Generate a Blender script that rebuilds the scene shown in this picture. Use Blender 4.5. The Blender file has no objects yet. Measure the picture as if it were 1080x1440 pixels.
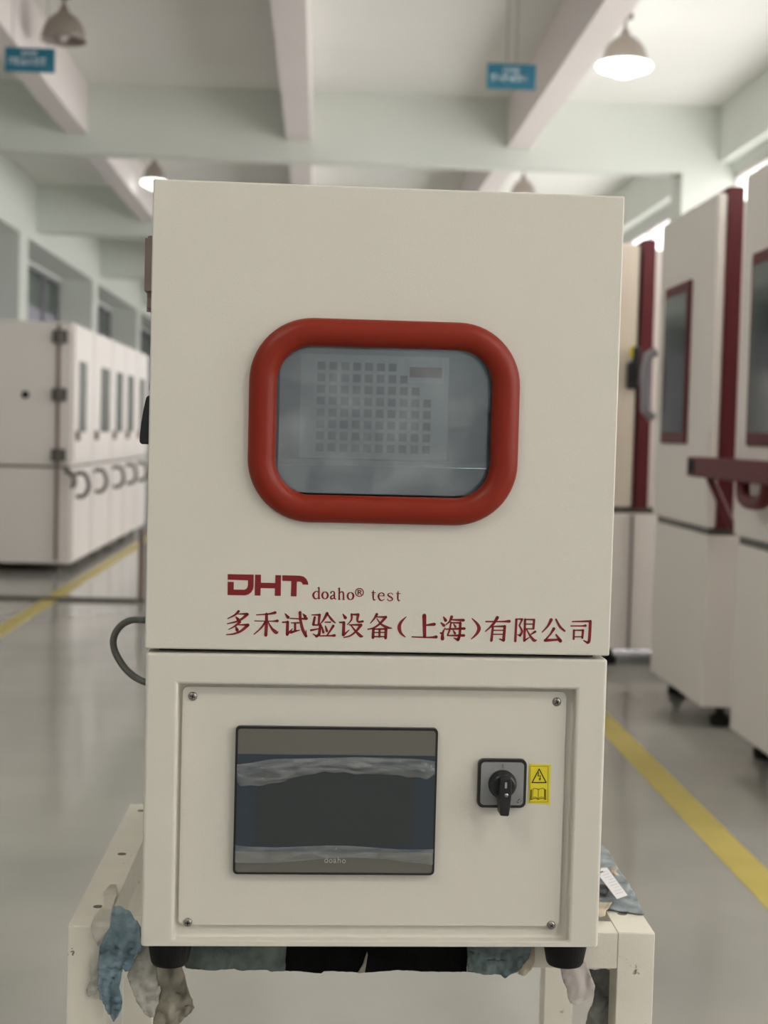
import bpy, bmesh, math, random
from mathutils import Vector, Matrix, noise
from mathutils.geometry import tessellate_polygon
random.seed(4)
sc = bpy.context.scene
COL = sc.collection

# ------------------------------------------------------------------ camera
F_PX, CX, CY = 2163.0, 540.0, 720.0
_y = Vector(((450 - CX) / F_PX, -(606 - CY) / F_PX, 1.0)).normalized()
_u = _y.cross(Vector((1, -0.026, 0))).normalized()
if _u.y < 0: _u = -_u
_x = _u.cross(_y)
if _x.x < 0: _x = -_x
RIGHT = Vector((_x.x, _y.x, _u.x)); UP = Vector((_x.y, _y.y, _u.y)); FWD = Vector((_x.z, _y.z, _u.z))
CAM = Vector((0, 0, 1.2))
cam_d = bpy.data.cameras.new('camera'); cam = bpy.data.objects.new('camera', cam_d); COL.objects.link(cam)
m = Matrix.Identity(4)
for r in range(3):
    m[r][0], m[r][1], m[r][2], m[r][3] = RIGHT[r], UP[r], -FWD[r], CAM[r]
cam.matrix_world = m
cam_d.sensor_fit = 'VERTICAL'; cam_d.sensor_height = 36; cam_d.lens = 36 * F_PX / 1440
cam_d.clip_start = .05; cam_d.clip_end = 200
cam_d.dof.use_dof = True; cam_d.dof.focus_distance = 1.56; cam_d.dof.aperture_fstop = 7.0
sc.camera = cam

# ------------------------------------------------------------------ world, light, exposure
sc.view_settings.view_transform = 'Standard'; sc.view_settings.look = 'None'
sc.view_settings.gamma = 1; sc.view_settings.use_curve_mapping = False
sc.view_settings.exposure = 0.12
w = bpy.data.worlds.new('world'); sc.world = w; w.use_nodes = True
w.node_tree.nodes['Background'].inputs[0].default_value = (.93, .97, 1, 1)
w.node_tree.nodes['Background'].inputs[1].default_value = 0.47
WINDOW_E = 2.5
LAMP_W = 66
def light(kind, loc, energy, color=(1, 1, 1), size=.3, rot=(0, 0, 0), size_y=None):
    d = bpy.data.lights.new('light', kind); d.energy = energy; d.color = color
    if kind == 'AREA':
        d.size = size
        if size_y: d.shape = 'RECTANGLE'; d.size_y = size_y
    else: d.shadow_soft_size = size
    o = bpy.data.objects.new('hall_light', d); o.location = loc; o.rotation_euler = rot; COL.objects.link(o); return o
# ceiling lamps of the same rows that hang nearer than the frame shows
for ly in (-0.9, 5.6):
    for lx in (-2.05, 2.41):
        light('POINT', (lx, ly, 4.1), LAMP_W if ly < 0 else 50, (1, .97, .9), .16)
# added front fill from behind the camera; no glazed end is built there
light('AREA', (0, -6.8, 2.3), 5, (1, .98, .93), 8, (math.radians(90), 0, 0), 3.2)

# ------------------------------------------------------------------ helpers
def ray(px, py): return RIGHT * ((px - CX) / F_PX) + UP * (-(py - CY) / F_PX) + FWD
def on_plane(px, py, p, n):
    r = ray(px, py); return CAM + r * ((p - CAM).dot(n) / r.dot(n))
def S(r, g, b):
    f = lambda c: ((c / 255 + .055) / 1.055) ** 2.4 if c > 10 else c / 255 / 12.92
    return (f(r), f(g), f(b), 1)
def mat(name, col, rough=.5, metal=0, var=0, vscale=8, bump=0, bscale=60, col2=None, spec=.5, coat=0):
    mt = bpy.data.materials.new(name); mt.use_nodes = True
    nt = mt.node_tree; b = nt.nodes['Principled BSDF']
    b.inputs['Base Color'].default_value = col; b.inputs['Roughness'].default_value = rough
    b.inputs['Metallic'].default_value = metal; b.inputs['Specular IOR Level'].default_value = spec
    b.inputs['Coat Weight'].default_value = coat
    tc = nt.nodes.new('ShaderNodeTexCoord')
    if var or col2:
        n = nt.nodes.new('ShaderNodeTexNoise'); n.inputs['Scale'].default_value = vscale; n.inputs['Detail'].default_value = 5
        nt.links.new(tc.outputs['Object'], n.inputs['Vector'])
        cr = nt.nodes.new('ShaderNodeValToRGB'); nt.links.new(n.outputs['Fac'], cr.inputs[0])
        c2 = col2 if col2 else tuple(c * (1 - var) for c in col[:3]) + (1,)
        cr.color_ramp.elements[0].position = .35; cr.color_ramp.elements[0].color = c2
        cr.color_ramp.elements[1].position = .62; cr.color_ramp.elements[1].color = col
        nt.links.new(cr.outputs[0], b.inputs['Base Color'])
    if bump:
        n2 = nt.nodes.new('ShaderNodeTexNoise'); n2.inputs['Scale'].default_value = bscale; n2.inputs['Detail'].default_value = 3
        nt.links.new(tc.outputs['Object'], n2.inputs['Vector'])
        bp = nt.nodes.new('ShaderNodeBump'); bp.inputs['Strength'].default_value = bump; bp.inputs['Distance'].default_value = .002
        nt.links.new(n2.outputs['Fac'], bp.inputs['Height']); nt.links.new(bp.outputs[0], b.inputs['Normal'])
    return mt
def emit(name, col, strength):
    mt = bpy.data.materials.new(name); mt.use_nodes = True; b = mt.node_tree.nodes['Principled BSDF']
    b.inputs['Base Color'].default_value = col
    b.inputs['Emission Color'].default_value = col; b.inputs['Emission Strength'].default_value = strength
    return mt
def obj(name, bm, m=None, parent=None, bevel=0, smooth=False, seg=2, loc=None, recalc=True):
    if recalc: bmesh.ops.recalc_face_normals(bm, faces=bm.faces[:])
    me = bpy.data.meshes.new(name); bm.to_mesh(me); bm.free()
    o = bpy.data.objects.new(name, me); COL.objects.link(o)
    if m: me.materials.append(m)
    if parent: o.parent = parent
    if loc: o.location = loc
    if smooth:
        for p in me.polygons: p.use_smooth = True
    if bevel:
        b = o.modifiers.new('bevel', 'BEVEL'); b.width = bevel; b.segments = seg; b.limit_method = 'ANGLE'; b.angle_limit = math.radians(40)
        b.harden_normals = False
    return o
def bx(bm, x0, x1, y0, y1, z0, z1):
    v = [bm.verts.new((x, y, z)) for x in (x0, x1) for y in (y0, y1) for z in (z0, z1)]
    for f in ((0, 1, 3, 2), (4, 6, 7, 5), (0, 4, 5, 1), (2, 3, 7, 6), (0, 2, 6, 4), (1, 5, 7, 3)): bm.faces.new([v[i] for i in f])
def box(name, x0, x1, y0, y1, z0, z1, m, parent=None, bevel=0, seg=2):
    bm = bmesh.new(); bx(bm, x0, x1, y0, y1, z0, z1); return obj(name, bm, m, parent, bevel, seg=seg)
def empty(name, loc=(0, 0, 0), rz=0):
    o = bpy.data.objects.new(name, None); COL.objects.link(o); o.location = loc; o.rotation_euler = (0, 0, rz); o.empty_display_size = .1; return o
def tag(o, label=None, cat=None, group=None, kind=None):
    for k, v in (('label', label), ('category', cat), ('group', group), ('kind', kind)):
        if v: o[k] = v
    return o
def rrect(cx, cz, w, h, r, n=8):
    pts = []
    for qx, qz, a0 in ((1, 1, 0), (-1, 1, 90), (-1, -1, 180), (1, -1, 270)):
        for k in range(n + 1):
            a = math.radians(a0 + 90 * k / n)
            pts.append((cx + qx * (w / 2 - r) + r * math.cos(a), cz + qz * (h / 2 - r) + r * math.sin(a)))
    return pts
def prism(bm, pts, y0, y1):
    """closed outline in (x,z) extruded from y0 to y1"""
    a = [bm.verts.new((p[0], y0, p[1])) for p in pts]; b = [bm.verts.new((p[0], y1, p[1])) for p in pts]
    n = len(pts)
    for i in range(n): bm.faces.new((a[i], a[(i + 1) % n], b[(i + 1) % n], b[i]))
    for t in tessellate_polygon([[Vector((p[0], p[1], 0)) for p in pts]]):
        try: bm.faces.new([a[i] for i in t]); bm.faces.new([b[i] for i in t])
        except ValueError: pass
def ring(bm, outer, inner, y0, y1):
    n = len(outer)
    A = [bm.verts.new((p[0], y0, p[1])) for p in outer]; B = [bm.verts.new((p[0], y0, p[1])) for p in inner]
    C = [bm.verts.new((p[0], y1, p[1])) for p in outer]; D = [bm.verts.new((p[0], y1, p[1])) for p in inner]
    for i in range(n):
        j = (i + 1) % n
        for q in ((A[i], A[j], B[j], B[i]), (C[i], C[j], D[j], D[i]), (A[i], A[j], C[j], C[i]), (B[i], B[j], D[j], D[i])): bm.faces.new(q)
def tube(bm, pts, r, n=12, caps=True):
    pts = [Vector(p) for p in pts]; rs = r if isinstance(r, (list, tuple)) else [r] * len(pts); prev = None; rings = []
    ref = None
    for i, p in enumerate(pts):
        t = (pts[min(i + 1, len(pts) - 1)] - pts[max(i - 1, 0)]).normalized()
        if ref is None: ref = Vector((0, 0, 1)) if abs(t.z) < .9 else Vector((1, 0, 0))
        a = (ref - t * ref.dot(t)).normalized(); b = t.cross(a); ref = a
        rings.append([bm.verts.new(p + (a * math.cos(k * math.tau / n) + b * math.sin(k * math.tau / n)) * rs[i]) for k in range(n)])
    for i in range(len(rings) - 1):
        for k in range(n): bm.faces.new((rings[i][k], rings[i][(k + 1) % n], rings[i + 1][(k + 1) % n], rings[i + 1][k]))
    if caps: bm.faces.new(rings[0]); bm.faces.new(rings[-1][::-1])
def lathe(bm, prof, c=(0, 0, 0), axis='Z', n=32, capped=True):
    rings = []
    for r, h in prof:
        row = []
        for k in range(n):
            a = k * math.tau / n; x, y = r * math.cos(a), r * math.sin(a)
            p = (x, y, h) if axis == 'Z' else (x, h, y)
            row.append(bm.verts.new((c[0] + p[0], c[1] + p[1], c[2] + p[2])))
        rings.append(row)
    for i in range(len(rings) - 1):
        for k in range(n): bm.faces.new((rings[i][k], rings[i][(k + 1) % n], rings[i + 1][(k + 1) % n], rings[i + 1][k]))
    if capped: bm.faces.new(rings[0]); bm.faces.new(rings[-1])
def smooth_path(pts, k=6):
    """Catmull-Rom through tuples of any length"""
    if len(pts) < 3: return pts
    P = [pts[0]] + list(pts) + [pts[-1]]; out = []
    for i in range(1, len(P) - 2):
        for s in range(k):
            t = s / k
            out.append(tuple(.5 * ((2 * b) + (-a + c) * t + (2 * a - 5 * b + 4 * c - d) * t * t + (-a + 3 * b - 3 * c + d) * t ** 3)
                             for a, b, c, d in zip(P[i - 1], P[i], P[i + 1], P[i + 2])))
    out.append(pts[-1]); return out

# ------------------------------------------------------------------ materials
M = {}
M['paint'] = mat('cream_powder_coat', S(211, 206, 195), .42, bump=.12, bscale=900, spec=.4)
M['paint_bg'] = mat('cream_machine_paint', S(234, 227, 221), .4)
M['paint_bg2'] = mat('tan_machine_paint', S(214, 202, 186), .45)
M['ceil'] = mat('white_ceiling_paint', S(243, 243, 237), .9, var=.04, vscale=.6)
M['beam'] = mat('pale_beam_paint', S(238, 231, 227), .9, var=.03, vscale=.7)
M['green'] = mat('pale_green_wall_paint', S(231, 236, 227), .9, var=.05, vscale=.6)
M['red'] = mat('red_silicone', S(128, 33, 12), .4, spec=.28)
M['black'] = mat('black_plastic', S(22, 22, 24), .35)
M['rubber'] = mat('black_rubber', S(8, 8, 9), .5, spec=.25)
M['ink'] = mat('red_print', S(122, 6, 12), .5)
M['steel'] = mat('brushed_steel', S(190, 190, 188), .35, 1)
M['screw'] = mat('screw_steel', S(150, 145, 140), .3, 1)
M['dark'] = mat('dark_gap', S(20, 20, 20), .8)
M['darkred'] = mat('dark_red_seal', S(88, 8, 20), .5)
M['brown'] = mat('brown_steel', S(134, 116, 108), .5)
M['hinge'] = mat('dull_hinge_metal', S(96, 92, 86), .45, .4)
M['glassleft'] = mat('grey_window_glass', S(96, 98, 92), .15)
M['glassdark'] = mat('dark_window_glass', S(34, 42, 40), .08, spec=.5)
M['lilac'] = mat('frosted_side_glass', S(150, 148, 156), .3)
M['yellow'] = mat('yellow_floor_paint', S(202, 184, 98), .45, var=.1, vscale=6)
M['white'] = mat('white_frame', S(232, 228, 226), .5)
M['winlit'] = emit('daylit_window', (1, .98, .985, 1), WINDOW_E)
M['leftlit'] = emit('dull_window', (.20, .19, .22, 1), .5)
M['lampglow'] = emit('glowing_bulb', (.93, 1, .97, 1), 3.5)
M['shade'] = mat('lamp_shade', S(160, 150, 140), .5)
M['blue'] = mat('blue_sign', S(24, 112, 138), .5)
M['blueprint'] = mat('sign_print', S(214, 226, 236), .6)
M['cable'] = mat('grey_cable', S(88, 88, 82), .5, bump=.3, bscale=700)

# floor: grey epoxy, glossy
fl = mat('grey_epoxy', S(168, 166, 158), .13, var=.07, vscale=1.1, spec=.65, coat=.0, col2=S(154, 152, 147))
M['floor'] = fl

# ------------------------------------------------------------------ room shell
X0, X1, Y0, Y1, ZC = -4.6, 4.1, -7.0, 46.0, 4.56
tag(box('floor', X0 - .3, X1 + .3, Y0, Y1, -.1, 0, M['floor']), kind='structure')
tag(box('ceiling', X0 - .3, X1 + .3, Y0, Y1, ZC, ZC + .15, M['ceil']), kind='structure')
tag(box('wall_back', X0 - .3, X1 + .3, Y1, Y1 + .2, 0, ZC, M['green']), kind='structure')
BAY = [-3.7, 2.7, 9.1, 15.5, 22.0, 28.3, 34.7, 41.1]
ti = 1
def trim(x0, x1, y0, y1, z0, z1, m):
    global ti
    o = tag(box('trim_%d' % ti, x0, x1, y0, y1, z0, z1, m), kind='structure'); ti += 1; return o
for y in BAY:                                      # cross beams
    trim(X0, X1, y, y + .28, 3.89, ZC, M['green'])
for a, b in ((-2.58, -2.37), (-.40, -.16), (1.80, 2.03)):   # long beams between them
    for i in range(len(BAY)):
        ya = BAY[i] + .28; yb = BAY[i + 1] if i + 1 < len(BAY) else Y1
        trim(a, b, ya, yb, 4.07, ZC, M['beam'])
    trim(a, b, Y0, BAY[0], 4.07, ZC, M['beam'])
# side edge beams
trim(-4.6, -4.05, Y0, Y1, 3.74, ZC, M['green'])
trim(3.95, 4.1, Y0, Y1, 4.0, ZC, M['green'])
# columns
for y in (14.3, 20.8, 27.4, 34.0):
    trim(-4.6, -4.05, y, y + .62, 0, 3.74, M['green'])
for y in BAY:
    trim(3.58, 4.1, y, y + .5, 0, 3.89, M['green'])
# right wall: sill wall + real openings with frames and bright panes
tag(box('wall_right', 4.1, 4.35, Y0, Y1, 0, 1.0, M['green']), kind='structure')
trim(4.1, 4.35, Y0, Y1, 3.92, ZC, M['green'])
wi = 1
for i in range(len(BAY) - 1):
    ya, yb = BAY[i] + .5, BAY[i + 1]
    e = empty('window_%d' % wi, (4.12, ya, 1.0)); tag(e, kind='structure'); wi += 1
    L = yb - ya; n = 5
    bm = bmesh.new()
    for (c, d, z0, z1) in [(0, L, 0, .06), (0, L, 2.84, 2.92), (0, L, 1.9, 1.95)] + [(k * L / n - .025 if k else 0, k * L / n + .025, .0, 2.9) for k in range(n + 1)]:
        bx(bm, 0, .06, max(c, 0), min(d, L), z0, z1)
    obj('frame', bm, M['white'], e)
    bm = bmesh.new(); bx(bm, .08, .09, 0, L, 0, 2.92); obj('pane', bm, M['winlit'], e)
    trim(4.1, 4.35, BAY[i], BAY[i] + .5, 1.0, 3.92, M['green'])
# left wall with duller glazing
tag(box('wall_left', -4.85, -4.6, Y0, Y1, 0, 1.0, M['green']), kind='structure')
trim(-4.85, -4.6, Y0, Y1, 3.7, ZC, M['green'])
M['shadeglass'] = mat('shade_toned_glass', S(104, 116, 108), .3)  # dark green colour stands in for shade above the window panes
ys = [Y0, 1.4, 7.8, 14.3, 20.8, 27.4, 34.0, Y1]
for i in range(len(ys) - 1):
    ya, yb = ys[i] + .62, ys[i + 1]
    e = empty('window_%d' % wi, (-4.62, ya, 1.0)); tag(e, kind='structure'); wi += 1
    L = yb - ya; n = 4
    bm = bmesh.new()
    for (c, d, z0, z1) in [(0, L, 0, .06), (0, L, 2.64, 2.7)] + [(max(k * L / n - .03, 0), min(k * L / n + .03, L), 0, 2.7) for k in range(n + 1)]:
        bx(bm, -.06, 0, c, d, z0, z1)
    obj('frame', bm, M['lilac'], e)
    bm = bmesh.new(); bx(bm, -.12, -.1, 0, L, 2.1, 2.7); obj('shade_pane', bm, M['shadeglass'], e)
    bm = bmesh.new(); bx(bm, -.12, -.1, 0, L, 0, 2.1); obj('pane', bm, M['leftlit'], e)
    trim(-4.85, -4.6, ys[i], ys[i] + .62, 1.0, 3.7, M['green'])
# painted lines and dark floor joint
trim(-1.87, -1.76, Y0, Y1, 0, .0015, M['yellow'])
trim(1.18, 1.285, Y0, Y1, 0, .0015, M['yellow'])

# ------------------------------------------------------------------ the test chamber
TH = math.radians(1.6); Z0 = .6715
P0 = Vector((.0665, 1.5555, Z0)); UN = Vector((math.sin(TH), -math.cos(TH), 0)); UX = Vector((math.cos(TH), math.sin(TH), 0))
def uv(px, py, off=0.0):
    """where a measured point lies on the chamber's front (off metres proud of it): local x, local z"""
    p = on_plane(px, py, P0 + UN * off, UN); return ((p - P0).dot(UX), p.z - Z0)
ch = empty('test_chamber', P0, TH)
tag(ch, 'cream benchtop test chamber with red-framed window standing on the steel table', 'machine')
W0, W1 = -.2365, .2350
# lower housing with recessed front
H = .973 - Z0; RZ0, RZ1, RX0, RX1, RD = .006, .941 - Z0, -.2035, .2035, .014
bm = bmesh.new()
def rectp(x0, x1, z0, z1): return [(x0, z0), (x1, z0), (x1, z1), (x0, z1)]
o4, i4 = rectp(W0, W1, 0, H), rectp(RX0, RX1, RZ0, RZ1)
A = [bm.verts.new((p[0], 0, p[1])) for p in o4]; B = [bm.verts.new((p[0], 0, p[1])) for p in i4]
Cc = [bm.verts.new((p[0], RD, p[1])) for p in i4]; D = [bm.verts.new((p[0], .60, p[1])) for p in o4]
for i in range(4):
    j = (i + 1) % 4
    bm.faces.new((A[i], A[j], B[j], B[i])); bm.faces.new((B[i], B[j], Cc[j], Cc[i])); bm.faces.new((A[i], A[j], D[j], D[i]))
bm.faces.new(Cc); bm.faces.new(D)
obj('lower_housing', bm, M['paint'], ch, bevel=.0035, seg=3)
bm = bmesh.new(); prism(bm, rrect(-.002, (.6905 + .937) / 2 - Z0, .395, .937 - .6905, .006), .0105, RD)
panel = obj('control_panel', bm, M['paint'], ch, bevel=.0008)
PY = .0105
# upper body (hollow) behind the door
bm = bmesh.new(); UZ0, UZ1 = .977 - Z0, 1.444 - Z0
bx(bm, W0 + .004, W1 - .004, .045, .6, UZ0 + .002, UZ0 + .05)
bx(bm, W0 + .004, W1 - .004, .045, .6, UZ1 - .05, UZ1 - .002)
bx(bm, W0 + .004, W0 + .05, .045, .6, UZ0 + .05, UZ1 - .05)
bx(bm, W1 - .05, W1 - .004, .045, .6, UZ0 + .05, UZ1 - .05)
bx(bm, W0 + .05, W1 - .05, .47, .6, UZ0 + .05, UZ1 - .05)
obj('upper_housing', bm, M['paint'], ch)
bm = bmesh.new(); bx(bm, W0 + .012, W1 - .012, .018, .58, H - .001, UZ0 + .003)
obj('joint_strip', bm, M['dark'], ch)
# door
DX, DZ = -.002, 1.2103 - Z0
bm = bmesh.new()
outer, inner = [], []
for p in rrect(DX, DZ, .228, .162, .034, 10):
    dx, dz = p[0] - DX, p[1] - DZ; inner.append(p)
n = len(inner)
ox0, ox1, oz0, oz1 = -.2375, .2360, UZ0, 1.445 - Z0
for k, p in enumerate(inner):   # outer loop sampled along the same turns, corners exact
    q, s = divmod(k, 11); t = s / 10
    c = [(ox1, oz1), (ox0, oz1), (ox0, oz0), (ox1, oz0)][q]
    mid = [((ox1, DZ + .045), (DX + .08, oz1)), ((DX - .08, oz1), (ox0, DZ + .045)), ((ox0, DZ - .045), (DX - .08, oz0)), ((DX + .08, oz0), (ox1, DZ - .045))][q]
    if t <= .5: a, b, s2 = mid[0], c, t * 2
    else: a, b, s2 = c, mid[1], t * 2 - 1
    outer.append((a[0] + (b[0] - a[0]) * s2, a[1] + (b[1] - a[1]) * s2))
ring(bm, outer, inner, -.003, .042)
door = obj('door', bm, M['paint'], ch, bevel=.0016)
# silicone window gasket
bm = bmesh.new(); path = rrect(DX, DZ, .2455, .1775, .050, 14); N = len(path); rows = []
for i, p in enumerate(path):
    a, b = path[i - 1], path[(i + 1) % N]; tx, tz = b[0] - a[0], b[1] - a[1]; l = math.hypot(tx, tz); nx, nz = tz / l, -tx / l
    rows.append([bm.verts.new((p[0] + nx * .0142 * math.cos(math.pi * k / 10), -.003 - .0125 * math.sin(math.pi * k / 10) + (.006 if k in (0,) else 0), p[1] + nz * .0142 * math.cos(math.pi * k / 10))) for k in range(11)])
for i in range(N):
    for k in range(10): bm.faces.new((rows[i][k], rows[(i + 1) % N][k], rows[(i + 1) % N][k + 1], rows[i][k + 1]))
obj('window_gasket', bm, M['red'], door, smooth=True)
bm = bmesh.new(); ring(bm, rrect(DX, DZ, .2275, .1615, .034), rrect(DX, DZ, .2215, .1550, .032), .001, .040)
obj('inner_rim', bm, M['black'], door)
gm = bpy.data.materials.new('window_glass'); gm.use_nodes = True; nt = gm.node_tree; nt.nodes.clear()
def mixglass(nt, tint, dif, difcol, rough, fac_gloss):
    out = nt.nodes.new('ShaderNodeOutputMaterial'); tr = nt.nodes.new('ShaderNodeBsdfTransparent'); tr.inputs[0].default_value = tint
    gl = nt.nodes.new('ShaderNodeBsdfGlossy'); gl.inputs['Roughness'].default_value = rough
    df = nt.nodes.new('ShaderNodeBsdfDiffuse'); df.inputs[0].default_value = difcol
    m1 = nt.nodes.new('ShaderNodeMixShader'); m1.inputs[0].default_value = dif
    nt.links.new(tr.outputs[0], m1.inputs[1]); nt.links.new(df.outputs[0], m1.inputs[2])
    m2 = nt.nodes.new('ShaderNodeMixShader'); m2.inputs[0].default_value = fac_gloss
    nt.links.new(m1.outputs[0], m2.inputs[1]); nt.links.new(gl.outputs[0], m2.inputs[2]); nt.links.new(m2.outputs[0], out.inputs[0])
    return gl, df, m1, m2
mixglass(nt, (.72, .78, .8, 1), 0, (1, 1, 1, 1), .02, .07)
bm = bmesh.new(); prism(bm, rrect(DX, DZ, .2210, .1550, .032), .012, .016); obj('glass_pane', bm, gm, door)
fm = bpy.data.materials.new('hazy_film'); fm.use_nodes = True; nt = fm.node_tree; nt.nodes.clear()
gl, df, m1, m2 = mixglass(nt, (.97, .98, .98, 1), .1, (.75, .8, .8, 1), .22, .06)
tc = nt.nodes.new('ShaderNodeTexCoord'); nz = nt.nodes.new('ShaderNodeTexNoise'); nz.inputs['Scale'].default_value = 18; nz.inputs['Detail'].default_value = 6; nz.inputs['Distortion'].default_value = 1.2
nt.links.new(tc.outputs['Object'], nz.inputs[0]); mr = nt.nodes.new('ShaderNodeMapRange'); mr.inputs[1].default_value = .35; mr.inputs[2].default_value = .7; mr.inputs[3].default_value = .03; mr.inputs[4].default_value = .14
nt.links.new(nz.outputs['Fac'], mr.inputs[0]); nt.links.new(mr.outputs[0], m1.inputs[0])
bp = nt.nodes.new('ShaderNodeBump'); bp.inputs['Distance'].default_value = .002; bp.inputs['Strength'].default_value = .6
nt.links.new(nz.outputs['Fac'], bp.inputs['Height']); nt.links.new(bp.outputs[0], gl.inputs['Normal'])
bm = bmesh.new(); prism(bm, rrect(DX + .0015, DZ + .002, .2150, .1500, .024), .0108, .0113); obj('protective_film', bm, fm, door)
# inside of the chamber: liner, perforated back plate, shelf
M['liner'] = mat('stainless_liner', S(120, 124, 124), .35, .3)
bm = bmesh.new(); lx0, lx1, lz0, lz1, ly0, ly1 = -.186, .184, UZ0 + .051, UZ1 - .051, .046, .469
bx(bm, lx0, lx1, ly1 - .002, ly1, lz0, lz1); bx(bm, lx0, lx0 + .002, ly0, ly1, lz0, lz1); bx(bm, lx1 - .002, lx1, ly0, ly1, lz0, lz1)
bx(bm, lx0, lx1, ly0, ly1, lz0, lz0 + .002); bx(bm, lx0, lx1, ly0, ly1, lz1 - .002, lz1)
obj('chamber_liner', bm, M['liner'], ch)
GY = .40; g0 = uv(444, 505.5, -GY); g1 = uv(607, 641, -GY); NX, NZ = 10, 8
pl0, pl1 = uv(424, 497, -GY), uv(628, 648, -GY)
M['plate'] = mat('perforated_steel', S(205, 205, 200), .4, .2)
bm = bmesh.new(); xs = [pl0[0]]; 
sx = (g1[0] - g0[0]) / NX; sz = (g0[1] - g1[1]) / NZ; hw = sx * .34
for k in range(NX): c = g0[0] + sx * (k + .5); xs += [c - hw, c + hw]
xs.append(pl1[0]); zs = [pl1[1]]
for k in range(NZ): c = g1[1] + sz * (k + .5); zs += [c - hw, c + hw]
zs.append(pl0[1])
V = [[[bm.verts.new((x, y, z)) for z in zs] for x in xs] for y in (GY, GY + .0015)]
for i in range(len(xs) - 1):
    for j in range(len(zs) - 1):
        r_ = NZ - 1 - j // 2; hole = i % 2 == 1 and j % 2 == 1 and i // 2 <= (6, 7, 8, 9)[min(r_, 3)]
        if not hole:
            for y in (0, 1): bm.faces.new((V[y][i][j], V[y][i + 1][j], V[y][i + 1][j + 1], V[y][i][j + 1]))
pp = obj('perforated_plate', bm, M['plate'], ch)
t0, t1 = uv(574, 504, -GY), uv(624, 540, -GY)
bm = bmesh.new(); bx(bm, t0[0], t1[0], GY - .002, GY - .0005, t1[1], t0[1]); obj('pale_patch', bm, M['white'], pp)  # pale rectangle at the plate's upper right, red bar across it
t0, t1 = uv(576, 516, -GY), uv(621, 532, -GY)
bm = bmesh.new(); bx(bm, t0[0], t1[0], GY - .003, GY - .002, t1[1], t0[1]); obj('red_bar', bm, M['red'], pp)
bm = bmesh.new(); bx(bm, pl0[0], pl1[0], GY + .004, GY + .03, pl1[1], pl0[1]); obj('air_duct', bm, M['dark'], ch)
s0 = uv(385, 651, -.07); s1 = uv(694, 654, -.07)
bm = bmesh.new(); bx(bm, -.182, .180, .07, .395, s0[1] - .0035, s0[1] - .0015); bx(bm, -.182, .180, .07, .072, s0[1] - .03, s0[1] - .0015)
shelf = obj('shelf', bm, mat('shelf_steel', S(150, 154, 154), .35, .5), ch)
for k in range(8):
    q = uv(436.5 - 31 + 31.5 * k + 31, 651, -.07)
    bm = bmesh.new(); lathe(bm, [(.0016, 0), (.0015, .0008), (.0008, .0014)], (q[0], .085, s0[1] - .0015), n=10); obj('rivet', bm, M['screw'], shelf)
bm = bmesh.new(); tube(bm, [(-.12, .068, s0[1] - .001), (.13, .068, s0[1] - .001)], .0006, 6); obj('shelf_edge', bm, M['steel'], shelf)
il = bpy.data.lights.new('interior_fill', 'POINT'); il.energy = .3; il.color = (.9, .97, 1); il.shadow_soft_size = .02  # unseen fill light added to brighten the chamber interior
ilo = bpy.data.objects.new('interior_fill', il); ilo.parent = ch; ilo.location = (.13, .16, UZ1 - .08); COL.objects.link(ilo)

# lettering on the door
YD = -.0032
def crop_map(x0, y0, s, off): return lambda x, y: uv(x0 + x / s, y0 + y / s, off)
def strokes(bm, data, mp, s, yface, smooth=True, wk=1.0, k=5):
    """brush strokes: each a list of (x, y, width) in the same units, mapped to metres on the panel"""
    sc_ = 1 / s / 1397 * wk
    for st in data:
        pts = smooth_path(st, k) if smooth else st
        q = [(mp(p[0], p[1]), max(p[2], 3) * sc_ / 2) for p in pts]
        L, R = [], []
        for i in range(len(q)):
            a = q[max(i - 1, 0)][0]; b = q[min(i + 1, len(q) - 1)][0]
            tx, tz = b[0] - a[0], b[1] - a[1]; l = math.hypot(tx, tz) or 1; nx, nz = -tz / l, tx / l
            (x, z), h = q[i]
            L.append(bm.verts.new((x + nx * h, yface, z + nz * h))); R.append(bm.verts.new((x - nx * h, yface, z - nz * h)))
        for i in range(len(q) - 1): bm.faces.new((L[i], L[i + 1], R[i + 1], R[i]))
        for i in (0, -1):     # rounded ends
            (x, z), h = q[i]; c = [bm.verts.new((x + h * math.cos(t * math.tau / 8), yface, z + h * math.sin(t * math.tau / 8))) for t in range(8)]
            bm.faces.new(c)
def ink(name, bm, parent=door, m=None, label=None):
    o = obj(name, bm, m or M['ink'], parent, recalc=False)
    if label: o['label'] = label
    return o
A_ = crop_map(310, 850, 8.308, .0032); B_ = crop_map(430, 850, 8.308, .0032); C_ = crop_map(545, 855, 7.448, .0032); D_ = crop_map(675, 855, 6.545, .0032)
duo = [[(212,80,22),(165,125,16),(85,165,8)],[(205,112,8),(310,110,20)],[(315,115,24),(215,190,18),(80,225,8)],[(180,145,10),(205,175,26)],[(228,205,22),(165,255,14),(95,292,7)],[(195,238,8),(320,238,20)],[(322,240,26),(240,310,20),(150,345,14),(70,352,8)],[(180,262,10),(195,298,28)]]
he = [[(640,95,24),(560,112,14),(420,122,8)],[(400,192,8),(600,196,10),(665,192,24)],[(538,110,22),(538,200,26),(530,360,26)],[(525,205,20),(470,280,14),(392,348,8)],[(555,200,8),(600,280,20),(650,325,30),(675,320,8)]]
shi = [[(755,108,8),(790,150,28)],[(725,208,12),(790,205,16)],[(785,205,24),(780,350,26)],[(780,350,22),(840,285,8)],[(815,162,10),(925,168,12),(1005,165,24)],[(825,215,8),(915,215,14)],[(872,218,18),(872,310,20)],[(825,325,24),(925,300,8)],[(930,95,26),(935,180,22),(960,290,26),(1000,370,24)],[(1000,370,18),(1000,300,6)],[(965,110,8),(990,140,26)]]
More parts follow.
